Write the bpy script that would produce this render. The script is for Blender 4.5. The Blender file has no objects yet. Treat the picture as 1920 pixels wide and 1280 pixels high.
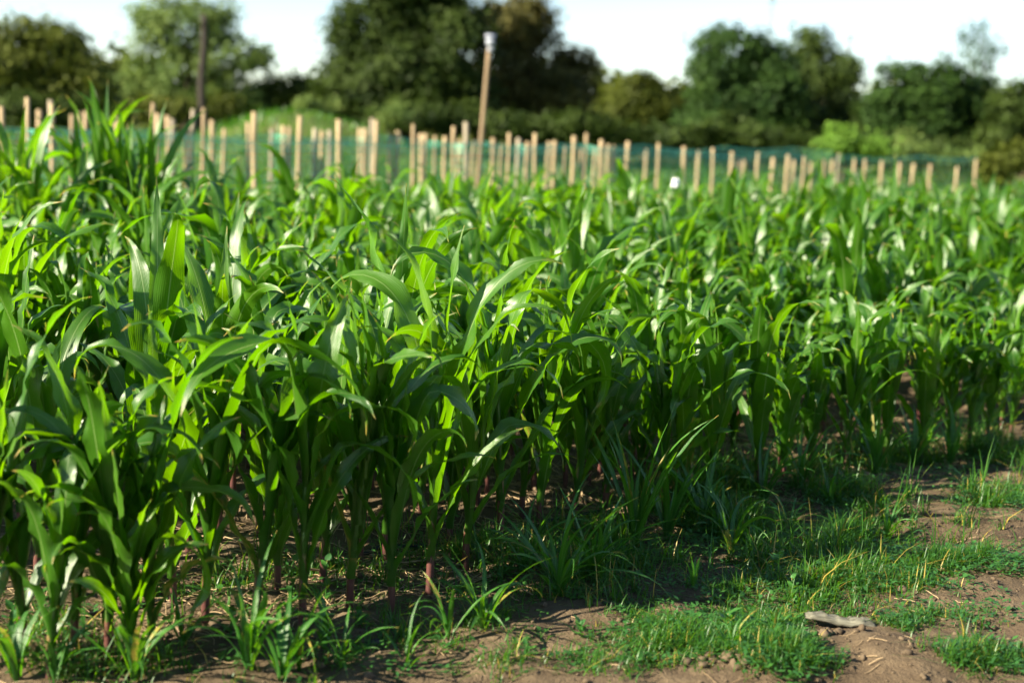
import bpy, math, random
import numpy as np
from mathutils import Matrix, Vector

# ------------------------------------------------------------------ camera, sky, sun, exposure
S = bpy.context.scene
COL = S.collection
random.seed(7)
RNG = np.random.default_rng(7)
PI = math.pi

CAM_H, PITCH, ROLL, LENS = 1.5, math.radians(8.1), math.radians(2.0), 50.0
FPX = 1920 * LENS / 36.0
fw = Vector((0, math.cos(PITCH), -math.sin(PITCH)))
r0 = Vector((1, 0, 0)); u0 = Vector((0, math.sin(PITCH), math.cos(PITCH)))
rr = r0 * math.cos(ROLL) + u0 * math.sin(ROLL)
uu = u0 * math.cos(ROLL) - r0 * math.sin(ROLL)
cam = bpy.data.cameras.new('camera')
cam.lens = LENS; cam.sensor_width = 36; cam.clip_start = 0.05; cam.clip_end = 3000
cam.dof.use_dof = True; cam.dof.focus_distance = 5.0; cam.dof.aperture_fstop = 1.65
co = bpy.data.objects.new('camera', cam); COL.objects.link(co)
m = Matrix.Identity(4)
for i in range(3):
    m[i][0], m[i][1], m[i][2] = rr[i], uu[i], -fw[i]
m[2][3] = CAM_H
co.matrix_world = m
S.camera = co

SUN_EL, SUN_AZ = math.radians(30), math.radians(-113)      # azimuth clockwise from +Y
W = bpy.data.worlds.new('World'); S.world = W; W.use_nodes = True
wn = W.node_tree.nodes; wl = W.node_tree.links
sky = wn.new('ShaderNodeTexSky'); sky.sky_type = 'NISHITA'; sky.sun_disc = False
sky.sun_elevation = SUN_EL; sky.sun_rotation = SUN_AZ
sky.air_density = 0.9; sky.dust_density = 0.0; sky.ozone_density = 1.0
bg = wn['Background']; bg.inputs['Strength'].default_value = 0.056
wl.new(sky.outputs['Color'], bg.inputs['Color'])
sun = bpy.data.lights.new('sun', 'SUN'); sun.energy = 5.0; sun.angle = math.radians(0.53)
sun.color = (1.0, 0.90, 0.69)
so = bpy.data.objects.new('sun', sun); COL.objects.link(so)
sdir = Vector((math.sin(SUN_AZ) * math.cos(SUN_EL), math.cos(SUN_AZ) * math.cos(SUN_EL), math.sin(SUN_EL)))
so.rotation_euler = sdir.to_track_quat('Z', 'Y').to_euler()
so.location = (-20, 5, 15)

S.view_settings.view_transform = 'Standard'; S.view_settings.look = 'None'
S.view_settings.exposure = 1.98; S.view_settings.gamma = 1.0
S.view_settings.use_curve_mapping = False
S.render.engine = 'CYCLES'
cy = S.cycles
cy.use_denoising = True; cy.denoiser = 'OPENIMAGEDENOISE'
cy.use_adaptive_sampling = True; cy.adaptive_threshold = 0.015
cy.max_bounces = 14; cy.diffuse_bounces = 8; cy.glossy_bounces = 3; cy.transmission_bounces = 10
cy.transparent_max_bounces = 8; cy.caustics_reflective = False; cy.caustics_refractive = False
cy.sample_clamp_indirect = 6.0

# ------------------------------------------------------------------ helpers
def ray(px, py):
    return fw + rr * ((px - 960) / FPX) - uu * ((py - 640) / FPX)
def on_ground(px, py, z=0.0):
    d = ray(px, py); t = (z - CAM_H) / d.z
    return Vector((d.x * t, d.y * t, z))
def at(px, py, Y):
    d = ray(px, py); t = Y / d.y
    return Vector((d.x * t, Y, CAM_H + d.z * t))
def project(x, y, z):
    v = Vector((x, y, z - CAM_H)); w = v.dot(fw)
    return 960 + FPX * v.dot(rr) / w, 640 - FPX * v.dot(uu) / w

_perm = np.random.default_rng(3).random((256, 256))
def vnoise(x, y):
    xi = np.floor(x).astype(int); yi = np.floor(y).astype(int)
    fx = x - xi; fy = y - yi
    fx = fx * fx * (3 - 2 * fx); fy = fy * fy * (3 - 2 * fy)
    g = lambda a, b: _perm[a & 255, b & 255]
    return (g(xi, yi) * (1 - fx) + g(xi + 1, yi) * fx) * (1 - fy) + (g(xi, yi + 1) * (1 - fx) + g(xi + 1, yi + 1) * fx) * fy - 0.5
def sst(a, b, x):
    t = np.clip((x - a) / (b - a), 0, 1); return t * t * (3 - 2 * t)

# field strip: edge line through O along E, rows stacked along N
TH = math.radians(43)
O2 = np.array((-1.34, 3.82)); E2 = np.array((math.cos(TH), math.sin(TH))); N2 = np.array((-math.sin(TH), math.cos(TH)))
def rowco(x, y):
    return (x - O2[0]) * E2[0] + (y - O2[1]) * E2[1], (x - O2[0]) * N2[0] + (y - O2[1]) * N2[1]

def edge_y(x):      # where the corn begins, seen from the path
    return np.interp(x, (-6, -1.34, -.73, -.24, -.02, .55, 1.07, 1.67, 2.24, 2.6, 9), (-.4, 3.8, 4.1, 4.5, 4.85, 5.55, 6.05, 6.4, 6.7, 7.25, 13))
MOUNDS = []     # x, y, rx, ry, height
for px, py, rx, ry, h in ((1560, 1235, .34, .22, .075), (1700, 1250, .4, .25, .035), (1800, 1000, .6, .5, .05), (1730, 930, .5, .35, .06),
                          (1330, 1270, .3, .12, .05), (1380, 1090, .35, .22, .04), (1150, 1180, .5, .3, .03), (780, 1240, .5, .25, .025), (1120, 1270, .3, .12, .03)):
    p = on_ground(px, py); MOUNDS.append((p.x, p.y, rx, ry, h))
def gz(x, y):
    x = np.asarray(x, float); y = np.asarray(y, float)
    a, w = rowco(x, y)
    near = 1 - sst(14, 30, y)
    z = near * (0.05 * vnoise(x * 1.3 + 5, y * 1.3 + 9) + 0.035 * vnoise(x * 4.1, y * 4.1 + 20) + 0.02 * vnoise(x * 9, y * 9) + 0.018 * vnoise(x * 21 + 7, y * 21))
    z = z + near * sst(-0.3, 0.2, w) * 0.025 * (np.cos(w / 0.52 * 2 * PI))
    for mx, my, rx, ry, h in MOUNDS:
        z = z + .65 * h * np.exp(-(((x - mx) / rx) ** 2 + ((y - my) / ry) ** 2))
    far = sst(26, 52, y)
    z = z + far * (.7 + .4 * (1 - sst(-9, 6, x))) + 1.35 * np.exp(-((x + 6.6) / 3.2) ** 2 - ((y - 43) / 5) ** 2) + far * 0.5 * vnoise(x * 0.15, y * 0.15) - sst(60, 140, y) * 1.0
    return z
def gz1(x, y): return float(gz(np.array([x]), np.array([y]))[0])

def new_mesh(name, V, F, uv=None, attr=None, smooth=True):
    """V (n,3); F (m,4) quads or (m,3); uv per vertex (n,2); attr dict of per-vertex floats"""
    V = np.ascontiguousarray(V, np.float32); F = np.ascontiguousarray(F, np.int32)
    me = bpy.data.meshes.new(name); k = F.shape[1]
    me.vertices.add(len(V)); me.vertices.foreach_set('co', V.ravel())
    me.loops.add(F.size); me.loops.foreach_set('vertex_index', F.ravel())
    me.polygons.add(len(F)); me.polygons.foreach_set('loop_start', np.arange(0, F.size, k, dtype=np.int32))
    if smooth: me.polygons.foreach_set('use_smooth', np.ones(len(F), bool))
    if uv is not None:
        ul = me.uv_layers.new(name='UVMap'); ul.data.foreach_set('uv', np.ascontiguousarray(uv, np.float32)[F.ravel()].ravel())
    for key, val in (attr or {}).items():
        al = me.attributes.new(key, 'FLOAT', 'POINT'); al.data.foreach_set('value', np.ascontiguousarray(val, np.float32))
    me.update(calc_edges=True)
    return me
def link(name, me, mat=None, parent=None, loc=(0, 0, 0)):
    o = bpy.data.objects.new(name, me); COL.objects.link(o)
    o.location = loc
    if mat is not None and len(me.materials) == 0: me.materials.append(mat)
    if parent is not None: o.parent = parent
    return o
def tag(o, label=None, cat=None, group=None, kind=None):
    if label: o['label'] = label
    if cat: o['category'] = cat
    if group: o['group'] = group
    if kind: o['kind'] = kind
    return o
def thing(name, label, cat, loc, rz=0, group=None):
    o = bpy.data.objects.new(name, None); COL.objects.link(o); o.empty_display_size = .1
    o.location = loc; o.rotation_euler = (0, 0, rz)
    return tag(o, label, cat, group)

class Acc:
    """collects grids of quads into one mesh"""
    def __init__(s): s.V = []; s.F = []; s.U = []; s.A = {}; s.n = 0
    def add(s, V, F, U=None, **A):
        s.V.append(V); s.F.append(F + s.n); s.n += len(V)
        s.U.append(U if U is not None else np.zeros((len(V), 2)))
        for k, v in A.items(): s.A.setdefault(k, []).append(np.full(len(V), v) if np.isscalar(v) else v)
    def mesh(s, name, smooth=True):
        return new_mesh(name, np.concatenate(s.V), np.concatenate(s.F), np.concatenate(s.U), {k: np.concatenate(v) for k, v in s.A.items()}, smooth)

_gf = {}
def gridfaces(ns, nu):
    if (ns, nu) not in _gf:
        i = np.arange(ns - 1)[:, None] * nu + np.arange(nu - 1)[None, :]
        i = i.ravel(); _gf[(ns, nu)] = np.stack([i, i + 1, i + nu + 1, i + nu], 1)
    return _gf[(ns, nu)]

def tube(P, R, k=8, cap=True):
    """closed tube along points P with radii R"""
    P = np.asarray(P, float); R = np.broadcast_to(np.asarray(R, float), (len(P),))
    T = np.gradient(P, axis=0); T /= np.linalg.norm(T, axis=1)[:, None] + 1e-9
    ref = np.array((0.31, 0.17, 1.0)) if abs(T[:, 2]).mean() < .8 else np.array((1.0, 0.2, 0.1))
    A = np.cross(T, ref); A /= np.linalg.norm(A, axis=1)[:, None] + 1e-9
    B = np.cross(T, A)
    ang = np.linspace(0, 2 * PI, k, endpoint=False)
    V = P[:, None] + R[:, None, None] * (np.cos(ang)[None, :, None] * A[:, None] + np.sin(ang)[None, :, None] * B[:, None])
    V = V.reshape(-1, 3); n = len(P)
    i = np.arange(n - 1)[:, None] * k; j = np.arange(k)[None, :]
    F = np.stack([i + j, i + (j + 1) % k, i + k + (j + 1) % k, i + k + j], -1).reshape(-1, 4)
    U = np.stack([np.tile(np.arange(k) / k, n), np.repeat(np.linspace(0, 1, n), k)], 1)
    if cap:
        V = np.concatenate([V, P[:1], P[-1:]]); c0, c1 = len(V) - 2, len(V) - 1
        U = np.concatenate([U, [[.5, 0], [.5, 1]]])
        q = []
        for a in range(0, k, 2):
            q.append([c0, (a + 2) % k, (a + 1) % k, a]); q.append([c1, (n - 1) * k + a, (n - 1) * k + (a + 1) % k, (n - 1) * k + (a + 2) % k])
        F = np.concatenate([F, q])
    return V, F, U

# ------------------------------------------------------------------ materials
def mat(name):
    ma = bpy.data.materials.new(name); ma.use_nodes = True
    nt = ma.node_tree; nt.nodes.clear()
    out = nt.nodes.new('ShaderNodeOutputMaterial')
    return ma, nt, out
class NT:
    def __init__(s, nt): s.nt = nt
    def n(s, t, **kw):
        nd = s.nt.nodes.new(t)
        for k, v in kw.items(): setattr(nd, k, v)
        return nd
    def l(s, a, b): s.nt.links.new(a, b)
    def math(s, op, a, b=None, c=None):
        nd = s.n('ShaderNodeMath', operation=op)
        for i, v in enumerate((a, b, c)):
            if v is None: continue
            if isinstance(v, (int, float)): nd.inputs[i].default_value = v
            else: s.l(v, nd.inputs[i])
        return nd.outputs[0]
    def mix(s, fac, a, b, blend='MIX'):
        nd = s.n('ShaderNodeMix', data_type='RGBA', blend_type=blend)
        for i, v in ((0, fac), (6, a), (7, b)):
            if isinstance(v, (int, float)): nd.inputs[i].default_value = v
            elif isinstance(v, tuple): nd.inputs[i].default_value = (*v, 1)
            else: s.l(v, nd.inputs[i])
        return nd.outputs[2]
    def ramp(s, fac, stops):
        nd = s.n('ShaderNodeValToRGB'); s.l(fac, nd.inputs[0])
        e = nd.color_ramp.elements
        while len(e) < len(stops): e.new(.5)
        for x, (p, c) in zip(e, stops): x.position = p; x.color = (*c, 1)
        return nd.outputs[0]
    def noise(s, scale, detail=3, rough=.55, vec=None, dim='3D'):
        nd = s.n('ShaderNodeTexNoise', noise_dimensions=dim); nd.inputs['Scale'].default_value = scale
        nd.inputs['Detail'].default_value = detail; nd.inputs['Roughness'].default_value = rough
        if vec is not None: s.l(vec, nd.inputs['Vector'])
        return nd.outputs[0]
    def attr(s, name):
        return s.n('ShaderNodeAttribute', attribute_name=name).outputs['Fac']

def leaf_material(name, cols, trans, tfac, rough, veins=True, spec=.5, dead=(0.36, 0.27, 0.05)):
    """cols: (young, mature) upper-surface colours; trans: light passed through"""
    ma, nt, out = mat(name); N = NT(nt)
    rnd = N.attr('rnd'); age = N.attr('age')
    uvn = N.n('ShaderNodeUVMap'); sep = N.n('ShaderNodeSeparateXYZ'); N.l(uvn.outputs[0], sep.inputs[0])
    u, v = sep.outputs[0], sep.outputs[1]
    base = N.mix(rnd, cols[0], cols[1])
    no = N.noise(9, 3)
    base = N.mix(N.math('MULTIPLY', no, .45), base, tuple(c * .55 for c in cols[1]))
    tcol = N.mix(rnd, trans[0], trans[1])
    pr = N.n('ShaderNodeBsdfPrincipled'); tr = N.n('ShaderNodeBsdfTranslucent')
    if veins:
        w = N.math('SINE', N.math('MULTIPLY', u, 2 * PI * 15))
        mp = N.n('ShaderNodeMapping'); N.l(uvn.outputs[0], mp.inputs[0]); mp.inputs['Scale'].default_value = (26, 1.3, 1)
        st = N.noise(1.0, 2, .5, mp.outputs[0])
        stripe = N.math('ADD', N.math('MULTIPLY', w, .4), N.math('MULTIPLY', N.math('SUBTRACT', st, .5), 1.6))
        sm = N.math('MULTIPLY', N.math('ADD', stripe, .3), .45)
        smc = N.n('ShaderNodeClamp'); N.l(sm, smc.inputs[0]); smc = smc.outputs[0]
        base = N.mix(smc, base, N.mix(.5, base, (0.13, 0.26, 0.05)))
        tcol = N.mix(smc, N.mix(.45, tcol, (0.05, 0.2, 0.0)), tcol)
        rib = N.math('SUBTRACT', 1.0, N.math('MULTIPLY', N.math('ABSOLUTE', N.math('SUBTRACT', u, .5)), 30))
        ribc = N.n('ShaderNodeClamp'); N.l(rib, ribc.inputs[0]); ribc = N.math('MULTIPLY', ribc.outputs[0], .7)
        bl = N.noise(38, 2, .5); blc = N.n('ShaderNodeClamp'); N.l(N.math('MULTIPLY', N.math('SUBTRACT', bl, .70), 12), blc.inputs[0])
        base = N.mix(blc.outputs[0], base, (0.2, 0.2, 0.05)); tcol = N.mix(blc.outputs[0], tcol, (0.25, 0.3, 0.03))
        base = N.mix(ribc, base, (0.32, 0.42, 0.15)); tcol = N.mix(ribc, tcol, (0.35, 0.5, 0.12))
        bp = N.n('ShaderNodeBump'); bp.inputs['Strength'].default_value = .22; bp.inputs['Distance'].default_value = .003
        N.l(N.math('ADD', stripe, N.math('MULTIPLY', ribc, -2.)), bp.inputs['Height'])
        for x in (pr, tr): N.l(bp.outputs[0], x.inputs['Normal'])
    # old and drying tissue: whole leaf (age) and margins / tips
    tip = N.math('MULTIPLY', N.math('SUBTRACT', N.math('ADD', v, N.math('MULTIPLY', no, .25)), 1.06), 14)
    d = N.math('ADD', N.math('MULTIPLY', N.math('SUBTRACT', N.math('ADD', age, N.math('MULTIPLY', no, .9)), 1.05), 5), 0)
    d = N.math('MAXIMUM', tip, d); dc = N.n('ShaderNodeClamp'); N.l(d, dc.inputs[0]); d = dc.outputs[0]
    base = N.mix(d, base, dead); tcol = N.mix(d, tcol, tuple(min(1, c * 1.3) for c in dead))
    N.l(base, pr.inputs['Base Color']); N.l(tcol, tr.inputs['Color'])
    pr.inputs['Roughness'].default_value = rough; pr.inputs['Specular IOR Level'].default_value = spec
    ms = N.n('ShaderNodeMixShader'); ms.inputs[0].default_value = tfac
    N.l(pr.outputs[0], ms.inputs[1]); N.l(tr.outputs[0], ms.inputs[2]); N.l(ms.outputs[0], out.inputs[0])
    return ma

M = {}
M['corn'] = leaf_material('corn_leaf', ((0.072, 0.19, 0.003), (0.018, 0.092, 0.005)), ((0.27, 0.50, 0.0), (0.15, 0.40, 0.0)), .46, .38, spec=.75)
M['weed'] = leaf_material('grass_weed_leaf', ((0.05, 0.18, 0.012), (0.018, 0.10, 0.016)), ((0.2, 0.45, 0.0), (0.1, 0.34, 0.005)), .38, .4)
M['grass'] = leaf_material('short_grass', ((0.06, 0.17, 0.01), (0.016, 0.08, 0.012)), ((0.2, 0.42, 0.0), (0.08, 0.27, 0.005)), .38, .45, veins=False)
M['broad'] = leaf_material('broad_leaf', ((0.06, 0.19, 0.03), (0.03, 0.11, 0.03)), ((0.2, 0.4, 0.02), (0.12, 0.32, 0.02)), .35, .45, veins=False)

def simple(name, c0, c1, scale, rough=.8, bump=0.0, stretch=None, spec=.3):
    ma, nt, out = mat(name); N = NT(nt)
    tc = N.n('ShaderNodeTexCoord'); vec = tc.outputs['Object']
    if stretch:
        mp = N.n('ShaderNodeMapping'); mp.inputs['Scale'].default_value = stretch; N.l(vec, mp.inputs[0]); vec = mp.outputs[0]
    no = N.noise(scale, 5, .6, vec)
    f = N.ramp(no, ((.3, (0, 0, 0)), (.7, (1, 1, 1))))
    pr = N.n('ShaderNodeBsdfPrincipled'); N.l(N.mix(f, c0, c1), pr.inputs['Base Color'])
    pr.inputs['Roughness'].default_value = rough; pr.inputs['Specular IOR Level'].default_value = spec
    if bump:
        bp = N.n('ShaderNodeBump'); bp.inputs['Strength'].default_value = .6; bp.inputs['Distance'].default_value = bump
        N.l(no, bp.inputs['Height']); N.l(bp.outputs[0], pr.inputs['Normal'])
    N.l(pr.outputs[0], out.inputs[0])
    return ma
def stalk_material():
    ma, nt, out = mat('corn_stalk'); N = NT(nt)
    uvn = N.n('ShaderNodeUVMap'); sep = N.n('ShaderNodeSeparateXYZ'); N.l(uvn.outputs[0], sep.inputs[0])
    no = N.noise(14, 3)
    t = N.math('ADD', sep.outputs[1], N.math('MULTIPLY', N.math('SUBTRACT', no, .5), .35))
    c = N.ramp(t, ((.0, (0.05, 0.022, 0.018)), (.22, (0.10, 0.035, 0.03)), (.38, (0.16, 0.11, 0.035)), (.55, (0.09, 0.18, 0.03))))
    pr = N.n('ShaderNodeBsdfPrincipled'); N.l(c, pr.inputs['Base Color']); pr.inputs['Roughness'].default_value = .42
    N.l(pr.outputs[0], out.inputs[0]); return ma
M['stalk'] = stalk_material()
M['post'] = simple('peeled_stake_wood', (0.2, 0.145, 0.08), (0.42, 0.315, 0.185), 5, .8, .004, (1, 1, .12))
M['post_grey'] = simple('grey_stake_wood', (0.17, 0.14, 0.1), (0.33, 0.28, 0.2), 5, .85, .004, (1, 1, .12))
M['pole_wood'] = simple('lamp_pole_wood', (0.14, 0.1, 0.06), (0.27, 0.19, 0.11), 3, .8, .004, (1, 1, .1))
M['dark_wood'] = simple('dark_pole_wood', (0.02, 0.016, 0.013), (0.05, 0.04, 0.03), 3, .85, .004, (1, 1, .1))
M['bark'] = simple('tree_bark', (0.035, 0.025, 0.018), (0.12, 0.09, 0.06), 4, .9, .02, (1, 1, .3))
M['hose'] = simple('black_hose', (0.008, 0.008, 0.009), (0.02, 0.02, 0.022), 30, .5)
M['straw'] = simple('straw', (0.16, 0.1, 0.05), (0.42, 0.31, 0.18), 2, .8)
M['clod'] = simple('soil_clod', (0.055, 0.038, 0.023), (0.125, 0.09, 0.055), 18, .95, .004)
M['stone'] = simple('dark_stone', (0.012, 0.012, 0.013), (0.04, 0.038, 0.036), 25, .7, .002)
M['scrap'] = simple('weathered_scrap', (0.035, 0.034, 0.024), (0.2, 0.19, 0.145), 26, .95, .006, (.35, 3, 3))
M['white'] = simple('white_sheet', (0.75, 0.76, 0.78), (0.84, 0.84, 0.84), 8, .5)
M['lamp_white'] = simple('lamp_housing', (0.2, 0.22, 0.26), (0.32, 0.34, 0.39), 8, .35)
M['glass'] = simple('solar_cell', (0.015, 0.02, 0.05), (0.03, 0.04, 0.09), 6, .15, spec=.6)
M['net'] = simple('green_net', (0.1, 0.45, 0.32), (0.18, 0.58, 0.44), 1.5, .6)
M['mast'] = simple('pale_mast', (0.16, 0.17, 0.18), (0.22, 0.23, 0.24), 1, .6)

def ground_material():
    ma, nt, out = mat('soil'); N = NT(nt)
    tc = N.n('ShaderNodeTexCoord'); vec = tc.outputs['Object']
    sp = N.n('ShaderNodeSeparateXYZ'); N.l(vec, sp.inputs[0])
    n1 = N.noise(1.6, 5, .6, vec); n2 = N.noise(11, 6, .65, vec); n3 = N.noise(75, 4, .7, vec)
    soil = N.ramp(N.math('ADD', N.math('MULTIPLY', n1, .5), N.math('MULTIPLY', n2, .5)), ((.32, (0.066, 0.046, 0.028)), (.5, (0.118, 0.085, 0.052)), (.68, (0.195, 0.146, 0.09))))
    soil = N.mix(N.math('MULTIPLY', n3, .55), soil, (0.05, 0.031, 0.02))
    g1 = N.noise(.8, 4, .6, vec)
    green = N.ramp(g1, ((.35, (0.04, 0.07, 0.015)), (.55, (0.08, 0.12, 0.025)), (.72, (0.14, 0.11, 0.05))))
    far = N.n('ShaderNodeMapRange'); far.interpolation_type = 'SMOOTHSTEP'
    far.inputs[1].default_value = 13; far.inputs[2].default_value = 24
    yy = N.math('SUBTRACT', sp.outputs[1], N.math('MULTIPLY', sp.outputs[0], .8))
    N.l(N.math('ADD', yy, N.math('MULTIPLY', g1, 6)), far.inputs[0])
    col = N.mix(far.outputs[0], soil, green)
    pr = N.n('ShaderNodeBsdfPrincipled'); N.l(col, pr.inputs['Base Color']); pr.inputs['Roughness'].default_value = .95
    pr.inputs['Specular IOR Level'].default_value = .15
    bp = N.n('ShaderNodeBump'); bp.inputs['Strength'].default_value = .9; bp.inputs['Distance'].default_value = .022
    N.l(N.math('ADD', N.math('MULTIPLY', n2, .8), N.math('MULTIPLY', n3, .5)), bp.inputs['Height']); N.l(bp.outputs[0], pr.inputs['Normal'])
    N.l(pr.outputs[0], out.inputs[0]); return ma

# ------------------------------------------------------------------ ground
def axis(lo, d0, d1, hi, step):
    a = list(np.arange(d0, d1, step)); g = step; x = d0
    L = []
    while x > lo: g *= 1.16; x -= g; L.append(x)
    g = step; x = a[-1]; R = []
    while x < hi: g *= 1.10; x += g; R.append(x)
    return np.array(L[::-1] + a + R)
gx = axis(-400, -2.4, 3.4, 400, .028); gy = axis(-30, 2.9, 8.2, 900, .028)
X, Y = np.meshgrid(gx, gy)
V = np.stack([X.ravel(), Y.ravel(), gz(X.ravel(), Y.ravel())], 1)
tag(link('ground', new_mesh('ground', V, gridfaces(len(gy), len(gx))), ground_material()), 'brown bare soil of the field edge and dirt path', kind='structure')

# ------------------------------------------------------------------ leaf builder
def leaf(L, Wd, th0, bend, p, az, z0, r, sheath=.08, twist=0., wave=.5, side=0., kink=None, ns=22, nu=7, fold=.45, rng=RNG, open_base=1.35, c_xy=(0, 0), base_w=.78):
    k0 = max(3, int(ns * sheath / (sheath + L))) if sheath > 0 else 0
    tb = np.linspace(0, 1, ns - k0)
    t = np.concatenate([np.full(k0, 0.), tb]); sh = np.concatenate([np.linspace(1, 1 / max(k0, 1), k0), np.zeros(ns - k0)]) if k0 else np.zeros(ns)
    th = np.where(sh > 0, .04, th0 + bend * t ** p)
    if k0: th[k0] = th0 * .5
    if kink is not None:
        th = th + kink[1] / (1 + np.exp(-(t - kink[0]) / .02)) * (sh == 0)
    psi = az + side * t ** 2
    ds = np.concatenate([[0], np.where(sh[1:] > 0, sheath / max(k0, 1), L / (ns - k0 - 1))])
    T = np.stack([np.sin(th) * np.cos(psi), np.sin(th) * np.sin(psi), np.cos(th)], 1)
    C = np.cumsum(T * ds[:, None], 0) + np.array((r * math.cos(az) + c_xy[0], r * math.sin(az) + c_xy[1], z0 - sheath))
    b = np.stack([-np.sin(psi), np.cos(psi), 0 * psi], 1)
    n = np.stack([-np.cos(th) * np.cos(psi), -np.cos(th) * np.sin(psi), np.sin(th)], 1)
    tau = twist * t ** 1.6
    b, n = b * np.cos(tau)[:, None] + n * np.sin(tau)[:, None], n * np.cos(tau)[:, None] - b * np.sin(tau)[:, None]
    prof = (base_w + (1 - base_w) * sst(0, .26, t)) * (1 - np.clip((t - .24) / .76, 0, 1) ** 1.9)
    w = np.maximum(Wd * prof, 0.0012)
    al = fold + (open_base - fold) * np.exp(-t / .17) - fold * .45 * t
    R = w / (2 * al)
    if k0:
        al = np.where(sh > 0, 2.5 - 0.9 * (1 - sh), al); R = np.where(sh > 0, r * (1.12 + .35 * (1 - sh)), R)
        R[k0] = .5 * (R[k0] + R[k0 - 1])
    u = np.linspace(-1, 1, nu)
    ua = u[None] * al[:, None]
    X = R[:, None] * np.sin(ua); Z = R[:, None] * (1 - np.cos(ua))
    ph = rng.uniform(0, 2 * PI, 4); f = rng.uniform(2.2, 4.2, 2)
    env = np.sin(np.clip(t, 0, 1) * PI) ** .7 * (sh == 0)
    wl_ = np.sin(2 * PI * f[0] * t + ph[0]) + .5 * np.sin(2 * PI * f[0] * 2.1 * t + ph[2])
    wr_ = np.sin(2 * PI * f[1] * t + ph[1]) + .5 * np.sin(2 * PI * f[1] * 2.1 * t + ph[3])
    Z = Z + wave * Wd * .22 * env[:, None] * (np.where(u < 0, 1, 0)[None] * wl_[:, None] + np.where(u > 0, 1, 0)[None] * wr_[:, None]) * (np.abs(u) ** 2)[None]
    V = C[:, None] + X[..., None] * b[:, None] + Z[..., None] * n[:, None]
    U = np.stack([np.broadcast_to((u + 1) / 2, (ns, nu)), np.broadcast_to(t[:, None], (ns, nu))], -1).reshape(-1, 2)
    return V.reshape(-1, 3), gridfaces(ns, nu), U

def corn_parts(H, rng, hi=True, az0=None, droop=1.0, nl=None, narrow=1.0):
    """list of (kind, V, F, U, rnd, age) for one plant standing at the origin"""
    out = []
    nl = nl or int(rng.integers(8, 11))
    hs = H * rng.uniform(.50, .58); az0 = rng.uniform(0, 2 * PI) if az0 is None else az0
    rb = .0125 * (.6 + .4 * H)
    lean = rng.normal(0, .06, 2)
    zz = np.linspace(-.03, hs, 14 if hi else 5)
    P = np.stack([lean[0] * zz * (zz / hs), lean[1] * zz * (zz / hs), zz], 1)
    R = rb * (1 - .55 * np.clip(zz / hs, 0, 1)); R = R * (1 + .10 * (np.arange(len(zz)) % 3 == 0))
    V, F, U = tube(P, R, 8 if hi else 5, False)
    out.append(('stalk', V, F, U, 0, 0))
    pr = rng.random()
    for i in range(nl):
        q = i / (nl - 1)
        z = hs * (.28 + .72 * q ** .95); xy = (lean[0] * z * z / hs, lean[1] * z * z / hs)
        az = az0 + PI * i + rng.normal(0, .33)
        L = H * (.30 + .32 * math.sin(PI * min(1, .12 + .78 * q)) ) * rng.uniform(.86, 1.14) * (1.3 if rng.random() < .22 and droop > .9 else 1)
        Wd = (.045 + .050 * math.sin(PI * min(1, .1 + .72 * q))) * (.55 + .45 * H) * rng.uniform(.85, 1.15) * narrow
        th0 = (.38 - .26 * q ** .7) * rng.uniform(.5, 1.45)
        bend = ((1.7 + 1.3 * math.sin(PI * min(1, q * 1.0))) * (1 - .55 * max(0, q - .62) / .38) * rng.uniform(.4, 1.15)) * droop * .9
        if q > .93: bend *= rng.uniform(.1, .9); Wd *= .75; th0 *= .6
        kink = None
        if .25 < q < .95 and rng.random() < .32: kink = (rng.uniform(.38, .66), rng.uniform(.7, 1.6))
        r = rb * (1 - .5 * q)
        V, F, U = leaf(L, Wd, th0, bend, rng.uniform(1.9, 2.8) + 2.2 * min(1, 1.4 * q) * rng.uniform(.3, 1), az, z, r, sheath=min(H * rng.uniform(.08, .12), .38 * z), twist=rng.normal(0, .75), wave=rng.uniform(.35, 1.0),
                       side=rng.normal(0, .35), kink=kink, ns=24 if hi else 12, nu=7 if hi else 4, fold=rng.uniform(.3, .62), rng=rng, c_xy=xy)
        age = 0.0
        if i < 2 and rng.random() < .3: age = rng.uniform(.4, .68)
        out.append(('leaf', V, F, U, np.clip(.5 * pr + .5 * rng.random() + .25 * (1 - q) - .1, 0, 1), age))
    return out

# ------------------------------------------------------------------ the corn field
def field_height(a, w, x, y):
    h = 1.0 - .012 * max(0, w - 3) * float(sst(3, 6, a)) - .04 * max(0, a - 1.5) * float(1 - sst(.3, 3.2, w)) + .02 * max(0, 1.5 - a)
    if w < 1.2 and a > 1.9: h -= .16 - .1 * w / 1.2
    return max(.66, min(1.22, h))
FRONT = [  # base pixel, height, leaf plane azimuth
    (45, 1245, .85, .3), (140, 1235, .74, -.2), (203, 1245, .86, .9), (-25, 1262, .8, .5), (285, 1242, .72, .2), (92, 1278, .6, 1.0), (248, 1272, .55, .1), (385, 1185, 1.0, .25), (478, 1195, .88, .1), (566, 1200, .98, .35), (655, 1158, .98, -.25),
    (733, 1165, .92, .2), (805, 1122, 1.12, -.15), (872, 1068, 1.02, .5), (937, 1032, 1.18, .1), (1010, 1000, .95, -.4), (1075, 985, .9, .3),
(325, 1150, .82, -.6), (520, 1125, .8, -.3), (605, 1112, .86, .9), (722, 1052, .9, -.5), (842, 1032, .86, -.2), (978, 972, .95, -.3), (1135, 962, .82, .5), (1195, 945, .78, -.2)]
plants = []      # x, y, H, az, row, a
for px, py, h, az in FRONT:
    p = on_ground(px, py); a, w = rowco(p.x, p.y); plants.append((p.x, p.y, h * 1.08, az, 0, a))
rngf = np.random.default_rng(11)
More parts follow.
